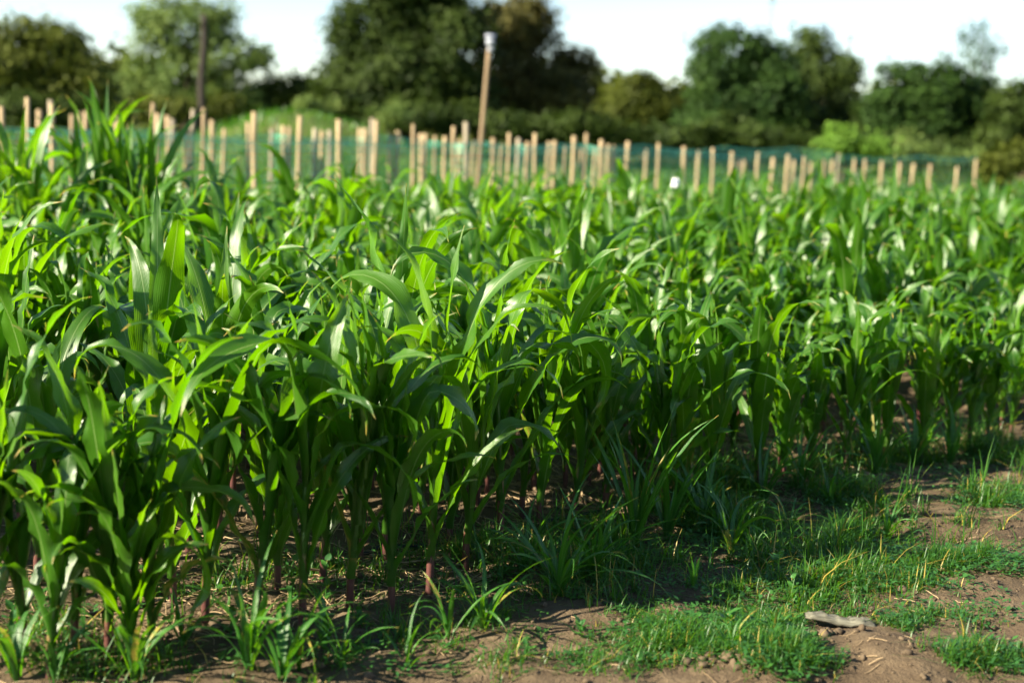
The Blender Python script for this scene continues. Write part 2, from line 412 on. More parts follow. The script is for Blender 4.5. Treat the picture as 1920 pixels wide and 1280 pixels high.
for k in range(-5, 17):
    w = k * .52
    aa = -4.5 + rngf.uniform(0, .2)
    while aa < 17:
        aa += rngf.uniform(.12, .19)
        x, y = O2 + aa * E2 + (w + rngf.normal(0, .05)) * N2
        de = (y - float(edge_y(x))) * .72
        if de < -.04 or (de < .3 and -1.45 < x < .6): continue
        if y < 1.4 or rngf.random() < ((.22 if x < .8 else .08) if de < 3 else .14): continue
        lim = .36 * y
        if x < -lim - 2.6 or x > lim + 1.2: continue
        if x < -lim - .12 and de < 1.3: continue
        H = field_height(aa, de, x, y) * rngf.normal(1, .12)
        plants.append((x, y, float(np.clip(H, .55, 1.45)), None, int(max(0, de) / .52 + .3), aa))
# the two clumps that stand clear of the canopy at the far side
for (px, Y, H, n) in ((240, 10.0, 1.72, 7), (35, 9.2, 1.52, 4)):
    c = at(px, 240, Y)
    for i in range(n):
        plants.append((c.x + rngf.normal(0, .16), c.y + rngf.normal(0, .2), H * rngf.uniform(.9, 1.05), None, 99, 0))

def in_frame(x, y, H):
    c = [project(x, y, z) for z in (0.05, H * .5, H)]
    return any(-30 < px < 1950 and -30 < py < 1300 for px, py in c)
vis = sorted((p for p in plants if in_frame(p[0], p[1], p[2])), key=lambda p: p[1])
solo = vis[:300]; solo_ids = {id(p) for p in solo}
solo += [p for p in vis[300:] if p[4] == 99]; solo_ids = {id(p) for p in solo}
print('PLANTS', len(plants), 'visible', len(vis))
ORD = ['first', 'second', 'third', 'fourth', 'fifth', 'sixth', 'seventh', 'eighth', 'ninth', 'tenth', 'eleventh', 'twelfth', 'thirteenth', 'fourteenth', 'fifteenth', 'sixteenth',
       'seventeenth', 'eighteenth', 'nineteenth']
TENS = {2: 'twent', 3: 'thirt', 4: 'fort', 5: 'fift'}
def ordinal(i):
    if i < 19: return ORD[i]
    n = i + 1; t, o = divmod(n, 10)
    return TENS[t] + 'ieth' if o == 0 else TENS[t] + 'y-' + ORD[o - 1]
by_row = {}
for p in solo: by_row.setdefault(p[4], []).append(p)
label_of = {}
for rw, ps in by_row.items():
    for i, p in enumerate(sorted(ps, key=lambda p: project(p[0], p[1], .3)[0])):
        size = 'short' if p[2] < .84 else 'tall' if p[2] > 1.12 else 'leafy'
        if rw == 0: label_of[id(p)] = f'{size} green corn plant on the bare soil, {ordinal(i)} from left in the front row'
        elif rw == 99: label_of[id(p)] = f'very tall corn plant standing above the field by the fence, {ordinal(i)} from left'
        else: label_of[id(p)] = f'{size} green corn plant, {ordinal(i)} from left in the {ordinal(rw)} row from the path'
for k, p in enumerate(solo):
    rng = np.random.default_rng(1000 + k)
    x, y, H, az, rw, a = p
    root = thing('corn_plant', label_of[id(p)], 'corn plant', (x, y, gz1(x, y)), 0, 'young corn plants in rows')
    hi = y < 9
    for kind, V, F, U, rnd, age in corn_parts(H, rng, hi=True if hi else False, az0=az, droop=1.0 if rw != 99 else .45, narrow=1.0 if rw != 99 else .75):
        me = new_mesh(kind, V, F, U, {'rnd': np.full(len(V), rnd), 'age': np.full(len(V), age)})
        link(kind, me, M['stalk'] if kind == 'stalk' else M['corn'], root)
acc = Acc(); acs = Acc()
for k, p in enumerate(plants):
    if id(p) in solo_ids: continue
    rng = np.random.default_rng(5000 + k)
    x, y, H, az, rw, a = p
    o = np.array((x, y, gz1(x, y)))
    for kind, V, F, U, rnd, age in corn_parts(H, rng, hi=False):
        (acs if kind == 'stalk' else acc).add(V + o, F, U, rnd=rnd, age=age)
cf = link('corn_field', acc.mesh('corn_field'), M['corn'])
tag(cf, 'dense green mass of corn leaves towards the far side of the field', 'corn', kind='stuff')
tag(link('stalks', acs.mesh('stalks'), M['stalk'], cf), kind='stuff')

# ------------------------------------------------------------------ net fences on stakes
def fence(name, label, tops, y0, slope, net_h, mats, rad, seed):
    rng = np.random.default_rng(seed)
    pts = []
    for e in tops:
        px, py = e[0], e[1]
        d = ray(px, py); k = d.x / d.y; Y = y0 / (1 - slope * k) + rng.normal(0, .12)
        pts.append((at(px, py, Y), e[2] if len(e) > 2 else 0))
    base = pts[0][0]; z0 = gz1(base.x, base.y)
    root = thing(name, label, 'fence', (base.x, base.y, z0))
    cols = []
    for (p, grey) in pts:
        g = gz1(p.x, p.y)
        ln = rng.normal(0, .02, 2); h = p.z - g
        zz = np.linspace(-.15, h, 7)
        r = rad * rng.uniform(.8, 1.2)
        P = np.stack([p.x + ln[0] * (zz - h) + rng.normal(0, .004, 7), p.y + ln[1] * (zz - h), g + zz], 1) - np.array((base.x, base.y, z0))
        V, F, U = tube(P, r * np.linspace(1.08, .95, 7), 8)
        link('post', new_mesh('post', V, F, U, smooth=True), mats[grey], root)
        cols.append((p.x, p.y, g))
    # knotted net: upright and level strands, sagging between the stakes, with a doubled head rope
    cols.sort(); cx = np.array(cols)
    seg = np.concatenate([[0], np.cumsum(np.hypot(np.diff(cx[:, 0]), np.diff(cx[:, 1])))])
    s = np.arange(0, seg[-1], .085)
    fx, fy, fz = (np.interp(s, seg, cx[:, i]) for i in range(3))
    fy = fy - .05
    top = net_h + .05 * vnoise(s * .7 + seed, s * 0 + 3) - .05 * np.abs(np.sin(s * 1.3))
    acc = Acc(); o = np.array((base.x, base.y, z0))
    d = np.array((math.cos(math.atan(slope)), math.sin(math.atan(slope)), 0))
    for i in range(len(s)):                      # uprights: flat ribbons
        a = np.array((fx[i], fy[i], fz[i] + .03)) - o; b = a + np.array((rng.normal(0, .01), 0, top[i] - .03)); w = d * .0022
        acc.add(np.array([a - w, a + w, b + w, b - w]), np.array([[0, 1, 2, 3]]))
    lv = list(np.linspace(.03, 1, 15)) + [.975]
    for q in lv:
        c = np.stack([fx, fy, fz + .02 + q * (top - .02)], 1) - o; c[:, 2] += rng.normal(0, .003)
        w = np.array((0, 0, .0022 if q < .93 else .006))
        V = np.stack([c - w, c + w], 1).reshape(-1, 3)
        acc.add(V, gridfaces(len(c), 2))
    tag(link('net', acc.mesh('net', False), M['net'], root), kind='stuff')
FRONT_POSTS = [(4, 200), (52, 183), (97, 195), (178, 186), (287, 193), (383, 203), (478, 210), (562, 218), (635, 224), (707, 226), (775, 233), (850, 237), (874, 229, 1), (955, 249), (1003, 250),
    (1040, 264), (1077, 255), (1100, 250), (1128, 262), (1177, 265), (1235, 268), (1283, 275), (1337, 278), (1373, 285), (1422, 286), (1450, 295), (1478, 290), (1508, 293), (1573, 288, 1),
    (1602, 298), (1622, 299), (1653, 302), (1687, 304), (1713, 307), (1745, 308), (1795, 313), (1830, 298)]
BACK_POSTS = [(75, 206), (95, 188, 1), (135, 215), (147, 210), (160, 209), (218, 218), (296, 213), (314, 217), (323, 223, 1), (350, 240), (362, 205, 1), (398, 225), (421, 241), (465, 229), (510, 241, 1),
    (532, 236), (543, 238), (590, 241, 1), (604, 245), (618, 244, 1), (675, 241), (684, 241), (698, 222, 1), (731, 252), (746, 246), (790, 251), (798, 251), (816, 255), (835, 256), (862, 262), (888, 264),
    (925, 259), (941, 271), (972, 259, 1), (990, 266), (1030, 266), (1060, 271), (1090, 279), (1116, 276), (1141, 271), (1152, 273), (1212, 280), (1310, 283), (1395, 299), (1489, 300), (1521, 304),
    (1546, 300), (1561, 299)]
fence('net_fence', 'row of thick brown stakes with green netting just behind the corn', FRONT_POSTS, 20.5, .95, 1.42, (M['post'], M['post_grey']), .031, 21)
fence('net_fence', 'row of thinner stakes with green netting, second row behind the corn', BACK_POSTS, 25.0, .95, 1.45, (M['post'], M['post_grey']), .036, 22)

# ------------------------------------------------------------------ poles, lamp, masts, white scrap
b = at(897, 330, 23.5); t = at(917, 92, 23.5); g = gz1(b.x, b.y)
dirv = (t - b).normalized(); b2 = b - dirv * ((b.z - g) / dirv.z)
lp = thing('lamp_pole', 'leaning wooden pole carrying a small white lamp, in front of the dark trees', 'lamp pole', b2)
n = 9; q = np.linspace(-.02, 1, n)[:, None]
P = q * np.array(t - b2)[None]
V, F, U = tube(P, np.linspace(.046, .036, n), 10); link('pole', new_mesh('pole', V, F, U), M['pole_wood'], lp)
def box(cx, cy, cz, sx, sy, sz, rx=0, bev=.0):
    v = np.array([(x, y, z) for x in (-1, 1) for y in (-1, 1) for z in (-1, 1)], float) * np.array((sx, sy, sz)) / 2
    if rx: v = v @ np.array(Matrix.Rotation(rx, 3, 'X')).T
    v += np.array((cx, cy, cz))
    return v, np.array([[0, 1, 3, 2], [4, 6, 7, 5], [0, 4, 5, 1], [2, 3, 7, 6], [0, 2, 6, 4], [1, 5, 7, 3]])
tl = t - b2
A = Acc(); A.add(*box(tl.x + .02, tl.y - .1, tl.z + .10, .14, .05, .10, math.radians(-24))); A.add(*box(tl.x + .03, tl.y - .13, tl.z - .02, .10, .07, .07, .3))
hd = link('lamp_head', A.mesh('lamp_head', False), M['lamp_white'], lp)
A = Acc(); A.add(*box(tl.x + .02, tl.y - .02, tl.z + .21, .17, .15, .02, math.radians(18)))
link('solar_panel', A.mesh('solar_panel', False), M['lamp_white'], hd)
V, F, U = tube(np.array([tl, tl + Vector((0.01, -.06, .09))]), .022, 6); link('bracket', new_mesh('bracket', V, F, U), M['post_grey'], lp)

b = at(378, 215, 46); t = at(383, 28, 46); g = gz1(b.x, b.y); dirv = (t - b).normalized(); b2 = b - dirv * ((b.z - g) / dirv.z)
up = thing('utility_pole', 'tall dark bare wooden pole in front of the airy pale green tree', 'pole', b2)
q = np.linspace(-.02, 1, 12)[:, None]; P = q * np.array(t - b2)[None] + np.stack([.03 * np.sin(np.arange(12) * .9), np.zeros(12), np.zeros(12)], 1)
V, F, U = tube(P, np.linspace(.15, .105, 12), 10); link('shaft', new_mesh('shaft', V, F, U), M['dark_wood'], up)
A = Acc(); A.add(*tube(np.array([P[-1] + (0, -.01, -.35), P[-1] + (0, -.26, -.35)]), .025, 6)); A.add(*tube(np.array([P[-1] + (0, -.24, -.36), P[-1] + (0, -.24, -.2)]), .04, 6))
link('insulator_arm', A.mesh('insulator_arm'), M['dark_wood'], up)
for (px, ptop, Y, lab) in ((1450, -40, 260, 'faint thin radio mast rising out of the top of the picture'), (1594, 62, 260, 'faint thin radio mast with a knob on top')):
    t = at(px, ptop, Y); g = gz1(t.x, Y); H = t.z - g
    ms = thing('radio_mast', lab, 'mast', (t.x, Y, g))
    A = Acc(); r = .28
    cs = [(r * math.cos(a), r * math.sin(a)) for a in (0.3, 2.4, 4.5)]
    for c in cs: A.add(*tube(np.array([(c[0], c[1], 0), (c[0], c[1], H)]), .035, 5, False))
    link('legs', A.mesh('legs'), M['mast'], ms)
    A = Acc()
    for i in range(int(H / .9)):
        for j in range(3):
            p, q2 = cs[j], cs[(j + 1) % 3]; A.add(*tube(np.array([(p[0], p[1], i * .9), (q2[0], q2[1], i * .9 + .9)]), .02, 4, False))
    link('bracing', A.mesh('bracing'), M['mast'], ms)['kind'] = 'stuff'
    A = Acc()
    for zf in (.985, .9): A.add(*tube(np.array([(0, 0, H * zf - 1), (0, 0, H * zf)]), .5, 8))
    link('antenna_drum', A.mesh('antenna_drum'), M['mast'], ms)

c = at(1266, 344, 11.5)
acc = Acc(); rng = np.random.default_rng(5)
uu_, vv_ = np.meshgrid(np.linspace(0, 2 * PI, 17), np.linspace(.15, PI - .1, 10))
rad = .033 * (1 + .3 * np.sin(uu_ * 3 + 1) * np.sin(vv_ * 2) + .15 * np.sin(uu_ * 5 + vv_ * 4))
V = np.stack([rad * np.sin(vv_) * np.cos(uu_), .7 * rad * np.sin(vv_) * np.sin(uu_), rad * 1.1 * np.cos(vv_)], -1).reshape(-1, 3)
tag(link('white_bag', new_mesh('white_bag', V, gridfaces(10, 17)), M['white'], None, c), 'small bright white crumpled bag caught on the far corn tops', 'bag')

# ------------------------------------------------------------------ trees and shrubs beyond the fence
def tree_material(name, c0, c1, t0, tf=.3):
    ma, nt, out = mat(name); N = NT(nt)
    rnd = N.attr('rnd'); no = N.noise(.55, 3)
    f = N.math('ADD', N.math('MULTIPLY', rnd, .5), N.math('MULTIPLY', no, .5))
    base = N.ramp(f, ((.25, c0), (.75, c1)))
    pr = N.n('ShaderNodeBsdfPrincipled'); tr = N.n('ShaderNodeBsdfTranslucent')
    N.l(base, pr.inputs['Base Color']); pr.inputs['Roughness'].default_value = .6; pr.inputs['Specular IOR Level'].default_value = .1
    N.l(N.mix(.5, base, t0), tr.inputs['Color'])
    ms = N.n('ShaderNodeMixShader'); ms.inputs[0].default_value = tf
    N.l(pr.outputs[0], ms.inputs[1]); N.l(tr.outputs[0], ms.inputs[2]); N.l(ms.outputs[0], out.inputs[0]); return ma
TM = {
    'dark': tree_material('dark_foliage', (0.013, 0.025, 0.006), (0.05, 0.078, 0.013), (0.08, 0.14, 0.01), .2),
    'olive': tree_material('olive_foliage', (0.028, 0.04, 0.007), (0.105, 0.125, 0.018), (0.12, 0.16, 0.01), .25),
    'pale': tree_material('pale_foliage', (0.07, 0.12, 0.03), (0.19, 0.25, 0.07), (0.2, 0.28, 0.05), .35),
    'brown': tree_material('russet_foliage', (0.03, 0.035, 0.009), (0.12, 0.11, 0.032), (0.16, 0.12, 0.02), .25),
    'bright': tree_material('bright_foliage', (0.07, 0.15, 0.02), (0.16, 0.28, 0.04), (0.2, 0.36, 0.02), .4),
    'blue': tree_material('blue_green_foliage', (0.011, 0.028, 0.007), (0.042, 0.085, 0.015), (0.06, 0.13, 0.02), .2),
}
def foliage(lobes, per_clump, size, spread, rng, airy=0.):
    """leaf faces in clumps over ellipsoid lobes (centre, radii)"""
    Vs = []; rn = []
    for (c, r) in lobes:
        r = np.array(r); area = (r[0] * r[1] + r[1] * r[2] + r[0] * r[2]) / 3
        nc = max(8, int(34 * area / (spread * spread) * .26 * (1 - airy)))
        d = rng.normal(size=(nc, 3)); d /= np.linalg.norm(d, axis=1)[:, None]
        sh = rng.uniform(.55 if airy < .3 else .2, 1.0, nc) ** .6 * rng.uniform(.86, 1.1, nc)
        cc = np.array(c) + d * r * sh[:, None]
        cl = rng.random(nc)
        m_ = per_clump
        lp_ = np.repeat(cc, m_, 0) + rng.normal(size=(nc * m_, 3)) * spread * np.array((.55, .55, .4))
        nr = np.repeat(d, m_, 0) * 1.0 + rng.normal(size=(nc * m_, 3)) * .45 + np.array((0, 0, .25)); nr /= np.linalg.norm(nr, axis=1)[:, None]
        a = np.cross(nr, rng.normal(size=nr.shape)); a /= np.linalg.norm(a, axis=1)[:, None] + 1e-9; b_ = np.cross(nr, a)
        s_ = size * rng.uniform(.6, 1.3, len(nr))[:, None]
        a = a * s_; b_ = b_ * s_ * .55
        Vs.append(np.stack([lp_ - a, lp_ + b_, lp_ + a, lp_ - b_], 1).reshape(-1, 3))
        rn.append(np.repeat(np.clip(np.repeat(cl, m_) * .7 + rng.random(nc * m_) * .3, 0, 1), 4))
    V = np.concatenate(Vs); return V, np.arange(len(V)).reshape(-1, 4), np.concatenate(rn)
def tree(name, label, cat, mk, Y, lobes, group, base=None, size=.095, per=62, spread=.42, airy=0., trunk=.16, seed=0, limbs=True):
    """lobes in pixels: (cx, cy, rx, ry[, depth offset])"""
    rng = np.random.default_rng(300 + seed)
    L = []
    for lb in lobes:
        px, py, rx, ry = lb[:4]; dy = lb[4] if len(lb) > 4 else rng.uniform(-.6, .6)
        c = at(px, py, Y + dy); k = Y / FPX
        L.append((np.array(c), (rx * k, .85 * (rx + ry) / 2 * k, ry * k)))
    bx = base if base is not None else np.mean([l[0] for l in lobes])
    p = at(bx, 260, Y); g = gz1(p.x, Y)
    o = np.array((p.x, Y, g))
    root = thing(name, label, cat, o, 0, group)
    V, F, rn = foliage([(c - o, r) for c, r in L], per, size, spread, rng, airy)
    link('crown' if trunk > .06 else 'foliage', new_mesh('crown', V, F, None, {'rnd': rn}, False), TM[mk], root)
    top = max(c[2] + .1 * r[2] for c, r in L) - g
    n_ = 8; zz = np.linspace(-.2, top * .8, n_)
    cxm = np.mean([c[0] - o[0] for c, r in L])
    P = np.stack([cxm * np.clip(zz / top, 0, 1) ** 1.5 + rng.normal(0, trunk * .3, n_), rng.normal(0, trunk * .3, n_), zz], 1)
    V, F, U = tube(P, trunk * np.linspace(1.25, .3, n_), 8); link('trunk', new_mesh('trunk', V, F, U), M['bark'], root)
    if limbs:
        for c, r in L:
            e = c - o; s0 = P[int(rng.integers(2, 5))]
            if e[2] < s0[2] * .6: continue
            mid = (s0 + e) / 2 + np.array((0, 0, .1 * abs(e[0] - s0[0]))) + rng.normal(0, .15, 3)
            tt = np.linspace(0, 1, 7)[:, None]
            Q = (1 - tt) ** 2 * s0 + 2 * tt * (1 - tt) * mid + tt ** 2 * e
            V, F, U = tube(Q, trunk * np.linspace(.55, .12, 7), 6); link('limb', new_mesh('limb', V, F, U), M['bark'], root)
    return root
G = 'trees beyond the fence'
tree('broad_tree', 'broad dark olive tree filling the top left corner behind the fence', 'tree', 'olive', 44,
     [(60, 110, 100, 72), (-40, 130, 90, 80), (135, 160, 78, 62), (40, 185, 110, 45), (165, 190, 48, 45), (100, 95, 60, 45)], G, base=60, trunk=.25, seed=1)
tree('airy_tree', 'tall airy pale green tree behind the dark bare pole', 'tree', 'pale', 56,
     [(300, 28, 52, 42), (345, 60, 75, 62), (405, 45, 48, 44), (445, 105, 55, 38), (290, 110, 42, 48), (350, 150, 85, 50), (480, 110, 24, 18), (255, 165, 55, 45), (320, 190, 90, 35), (420, 170, 70, 40)], G, base=350, size=.1, per=60, spread=.5, airy=.2, trunk=.2, seed=2)
tree('round_shrub', 'low rounded grey green shrub right of the airy tree', 'shrub', 'olive', 58,
     [(540, 170, 45, 32), (500, 185, 40, 28), (578, 185, 35, 28), (470, 200, 40, 25)], 'shrubs below the trees', base=540, trunk=.07, seed=3)
tree('big_tree', 'largest dark tree whose top leaves the picture, behind the lamp pole', 'tree', 'dark', 48,
     [(700, 60, 85, 75), (790, 40, 90, 90), (760, 140, 130, 80), (660, 150, 62, 60), (860, 90, 65, 95), (850, 180, 80, 60), (730, -40, 85, 60), (640, 195, 45, 40), (820, -50, 70, 60), (635, 60, 28, 25), (720, 195, 90, 45)], G, base=770, trunk=.32, seed=4)
tree('russet_tree', 'big tree with russet lit leaves and a side lobe, beside the lamp pole', 'tree', 'brown', 51,
     [(970, 60, 62, 62), (1000, 120, 72, 68), (950, 150, 60, 80), (1085, 118, 30, 26), (1050, 170, 62, 50), (985, 210, 85, 45), (930, 40, 35, 35), (1060, 205, 60, 40), (1000, 30, 38, 35)], G, base=985, trunk=.28, seed=5)
tree('small_tree', 'small rounded tree in the gap between the two big tree groups', 'tree', 'olive', 62,
     [(1195, 170, 45, 36), (1235, 195, 62, 40), (1170, 205, 40, 40), (1270, 205, 45, 35), (1130, 215, 40, 32), (1220, 235, 80, 25)], G, base=1210, trunk=.14, seed=6)
tree('domed_tree', 'dense tall domed dark green tree, first of the clump across the field', 'tree', 'blue', 50,
     [(1370, 105, 70, 62), (1330, 150, 36, 60), (1430, 130, 62, 60), (1400, 190, 95, 62), (1460, 190, 45, 75), (1345, 215, 50, 38), (1420, 245, 85, 40), (1300, 235, 45, 30)], G, base=1400, trunk=.28, seed=7)
tree('peaked_tree', 'tall narrow peaked tree between the domed tree and the low tree', 'tree', 'dark', 53,
     [(1525, 82, 34, 30), (1545, 140, 56, 45), (1530, 200, 55, 62), (1580, 200, 52, 65), (1560, 250, 75, 50), (1590, 130, 20, 26), (1500, 105, 20, 20)], G, base=1545, trunk=.24, seed=8)
tree('low_tree', 'wide low dark tree below the thin wispy tree', 'tree', 'blue', 49,
     [(1690, 170, 55, 48), (1760, 160, 55, 46), (1815, 185, 48, 52), (1740, 220, 105, 55), (1840, 240, 55, 55), (1660, 220, 45, 60), (1700, 260, 80, 35)], G, base=1750, trunk=.26, seed=9)
tree('wispy_tree', 'thin wispy tall tree with sparse leaves against the sky', 'tree', 'blue', 62,
     [(1838, 60, 28, 32), (1815, 75, 18, 22), (1870, 95, 16, 22), (1845, 110, 22, 26), (1825, 100, 18, 20), (1850, 150, 14, 22)], G, base=1848, size=.08, per=26, spread=.42, airy=.72, trunk=.1, seed=10)
tree('edge_tree', 'dark tree cut by the picture edge beside the low tree', 'tree', 'dark', 46,
     [(1910, 200, 50, 42), (1960, 190, 60, 60), (1900, 255, 55, 50), (1950, 260, 60, 50)], G, base=1930, trunk=.2, seed=11)
SH = 'shrubs below the trees'
for i, (nm, lab, mk, Y, lb, bx) in enumerate((
    ('leafy_bush', 'bright green upright bush in front of the peaked tree', 'bright', 40, [(1580, 262, 26, 28), (1560, 285, 32, 20), (1610, 283, 28, 16), (1640, 278, 16, 12)], 1580),
    ('leafy_bush', 'small green bush by the last stakes of the fence', 'olive', 38, [(1885, 305, 32, 22), (1910, 290, 20, 20), (1860, 318, 25, 16)], 1885),
    ('leafy_bush', 'yellowish bush below the low tree', 'pale', 43, [(1700, 275, 14, 22), (1718, 282, 18, 14), (1690, 295, 40, 14), (1760, 298, 50, 12), (1810, 300, 40, 12)], 1710),
    ('leafy_bush', 'dull olive bush in front of the domed tree', 'dark', 44, [(1370, 240, 32, 26), (1340, 255, 40, 20), (1420, 258, 45, 18), (1470, 262, 40, 14)], 1370),
    ('leafy_bush', 'green bush below the russet tree', 'dark', 44, [(1150, 250, 60, 22), (1100, 235, 45, 22), (1220, 258, 50, 18), (1280, 262, 45, 16)], 1150),
    ('leafy_bush', 'pale bush at the foot of the big dark tree', 'pale', 44, [(740, 212, 22, 20), (715, 222, 26, 14), (600, 205, 38, 14)], 735),
    ('dark_bush', 'dark bush filling the foot of the big dark tree', 'dark', 46, [(800, 215, 70, 28), (880, 222, 60, 26), (950, 235, 60, 22), (1030, 240, 50, 20)], 850),
    ('leafy_bush', 'bush with yellow flowers colour at the foot of the airy tree', 'olive', 50, [(300, 205, 40, 20), (260, 205, 40, 20), (420, 200, 40, 18), (350, 208, 40, 16)], 300),
    ('dark_bush', 'dark low bush at the foot of the top left tree', 'dark', 42, [(40, 205, 60, 25), (130, 210, 60, 22), (200, 212, 40, 18)], 100),
    ('dark_bush', 'tall dark bush filling the gap between the peaked tree and the low tree', 'dark', 50, [(1640, 245, 45, 55), (1500, 235, 45, 60), (1660, 285, 50, 25), (1860, 235, 45, 60)], 1640),
    ('dark_bush', 'dark low bush across the foot of the clump on the far side', 'dark', 46, [(1480, 275, 60, 22), (1660, 280, 60, 20), (1560, 285, 50, 16), (1780, 285, 70, 18), (1860, 290, 40, 20)], 1600))):
    tree(nm, lab, 'bush', mk, Y, lb, SH, base=bx, trunk=.05, size=.085, spread=.34, seed=40 + i, limbs=False)

# distant wood closing the gaps low on the horizon, and rough grass behind the fences
rng = np.random.default_rng(77)
lob = []
for x in np.linspace(-70, 80, 46):
    y = 95 + rng.uniform(-8, 8); h = rng.uniform(2.2, 4.2)
    lob.append((np.array((x, y, gz1(x, y) + h * .55)), (3.2, 2.5, h)))
V, F, rn = foliage(lob, 22, .42, 1.1, rng)
tag(link('distant_wood', new_mesh('distant_wood', V, F, None, {'rnd': rn}, False), TM['olive']), 'low green belt of distant woodland behind the trees', 'woodland', kind='stuff')
def blades(x, y, h, wd, rng, n_seg=3, lean=.5, rnd=None):
    n_ = len(x); z = gz(x, y); az = rng.uniform(0, 2 * PI, n_); ln = np.abs(rng.normal(0, lean, n_)) + .08
    t = np.linspace(0, 1, n_seg + 1)
    out = []
    sx, sy = -np.sin(az), np.cos(az)
    for tt in t:
        hx = h * ln * tt ** 1.8; zz = z - .005 + h * tt * (1 - .35 * np.minimum(ln, 1.6) * tt)
        w_ = wd * (1 - tt ** 1.6) * .5 + .0003
        for sg in (-1, 1): out.append(np.stack([x + np.cos(az) * hx + sg * sx * w_, y + np.sin(az) * hx + sg * sy * w_, zz], 1))
    V = np.stack(out, 1).reshape(-1, 3); k = 2 * (n_seg + 1)
    f = np.array([[2 * i, 2 * i + 1, 2 * i + 3, 2 * i + 2] for i in range(n_seg)])
    F = (np.arange(n_)[:, None, None] * k + f[None]).reshape(-1, 4)
    r = rng.random(n_) if rnd is None else rnd
    U = np.tile(np.stack([np.tile([0., 1.], n_seg + 1), np.repeat(t, 2) * .8], 1), (n_, 1))
    return V, F, U, np.repeat(np.clip(r, 0, 1), k)
n_ = 26000
y = 22 + 32 * rng.random(n_) ** 1.2; x = (rng.random(n_) - .5) * .9 * y; keep = y > 17.5 + .95 * x; x, y = x[keep], y[keep]
hh = (.25 + .75 * np.clip(vnoise(x * .5, y * .5) + .5, 0, 1)) * rng.uniform(.5, 1.2, len(x)) * .55
V, F, U, rn = blades(x, y, hh, .05, rng, 2, .5)
tag(link('rough_grass', new_mesh('rough_grass', V, F, U, {'rnd': rn, 'age': rng.random(len(x)).repeat(6) * .5}), M['grass']), 'rough grass growing behind the net fences', 'grass', kind='stuff')

# ------------------------------------------------------------------ verge: short grass, weeds, litter
GR = [ # cx, cy, rx, ry (pixels), tufts, height
    (1420, 985, 150, 75, 900, .13), (1340, 930, 130, 50, 420, .15), (1560, 1010, 150, 55, 520, .10), (1580, 1085, 130, 45, 420, .07), (1790, 1062, 140, 24, 420, .06), (1900, 1075, 60, 14, 160, .05),
    (1370, 1110, 130, 26, 70, .045), (1260, 1130, 170, 40, 110, .045), (1450, 1180, 150, 60, 430, .055), (1330, 1215, 150, 40, 270, .045), (1230, 1225, 130, 40, 110, .04), (600, 1080, 300, 70, 150, .09), (900, 1040, 180, 60, 170, .1), (300, 1130, 250, 60, 110, .09), (1450, 860, 200, 40, 260, .14), (1250, 1180, 110, 40, 150, .04), (1480, 1250, 90, 40, 420, .05),
    (1130, 1250, 130, 28, 45, .04), (1640, 1190, 70, 14, 130, .045), (1850, 960, 80, 30, 220, .07), (1910, 940, 40, 25, 120, .07), (1850, 1258, 90, 18, 220, .045), (1720, 1170, 130, 26, 90, .035), (1850, 1150, 80, 40, 60, .03),
    (1700, 870, 150, 40, 620, .16), (1560, 880, 90, 30, 300, .15), (1830, 850, 90, 30, 350, .15), (1200, 1020, 140, 50, 420, .11), (1080, 1080, 140, 60, 260, .08), (900, 1180, 120, 60, 50, .05),
    (520, 1255, 260, 40, 70, .06), (150, 1255, 200, 35, 70, .07), (60, 1190, 80, 60, 80, .06), (760, 1200, 120, 50, 60, .05), (700, 1262, 140, 20, 30, .05), (1620, 945, 90, 35, 180, .07), (1700, 1100, 120, 20, 90, .045), (960, 1262, 120, 20, 25, .04)]
def bare(px, py):   # the soil mound under the scrap stays open
    q = on_ground(px, py); c = on_ground(1600, 1215)
    return ((q.x - c.x) / .17) ** 2 + ((q.y - c.y) / .22) ** 2 < 1
gxs, gys, ghs, grn = [], [], [], []
rng = np.random.default_rng(31)
for (cx, cy, rx, ry, nt_, h) in GR:
    for i in range(int(nt_ * .8)):
        r_ = abs(rng.normal(0, .72)) + .08 * rng.random(); th = rng.uniform(0, 2 * PI)
        if bare(cx + rx * r_ * math.cos(th), cy + ry * r_ * math.sin(th)): continue
        p = on_ground(cx + rx * r_ * math.cos(th), cy + ry * r_ * math.sin(th))
        if vnoise(np.array([p.x * 3.5]), np.array([p.y * 3.5]))[0] + .5 * vnoise(np.array([p.x * 11]), np.array([p.y * 11]))[0] < -.08: continue
        k = int(rng.integers(6, 12)); tr_ = rng.random(); hs_ = h * rng.uniform(.45, 1.3) * (.55 + 1.1 * (vnoise(np.array([p.x * 6 + 40]), np.array([p.y * 6]))[0] + .5))
        gxs.append(p.x + rng.normal(0, .018, k)); gys.append(p.y + rng.normal(0, .018, k)); ghs.append(hs_ * rng.uniform(.3, 1.3, k)); grn.append(np.clip(tr_ * .6 + rng.random(k) * .4, 0, 1))
x, y, hh, rn0 = map(np.concatenate, (gxs, gys, ghs, grn))
print('GRASS', len(x))
V, F, U, rn = blades(x, y, hh, .003 + .014 * hh, rng, 3, .95, rn0)
tag(link('short_grass', new_mesh('short_grass', V, F, U, {'rnd': rn, 'age': np.repeat(np.where(rng.random(len(x)) < .13, rng.uniform(.5, .9, len(x)), 0), 8)}), M['grass']), 'patchy short green grass on the bare soil verge', 'grass', kind='stuff')

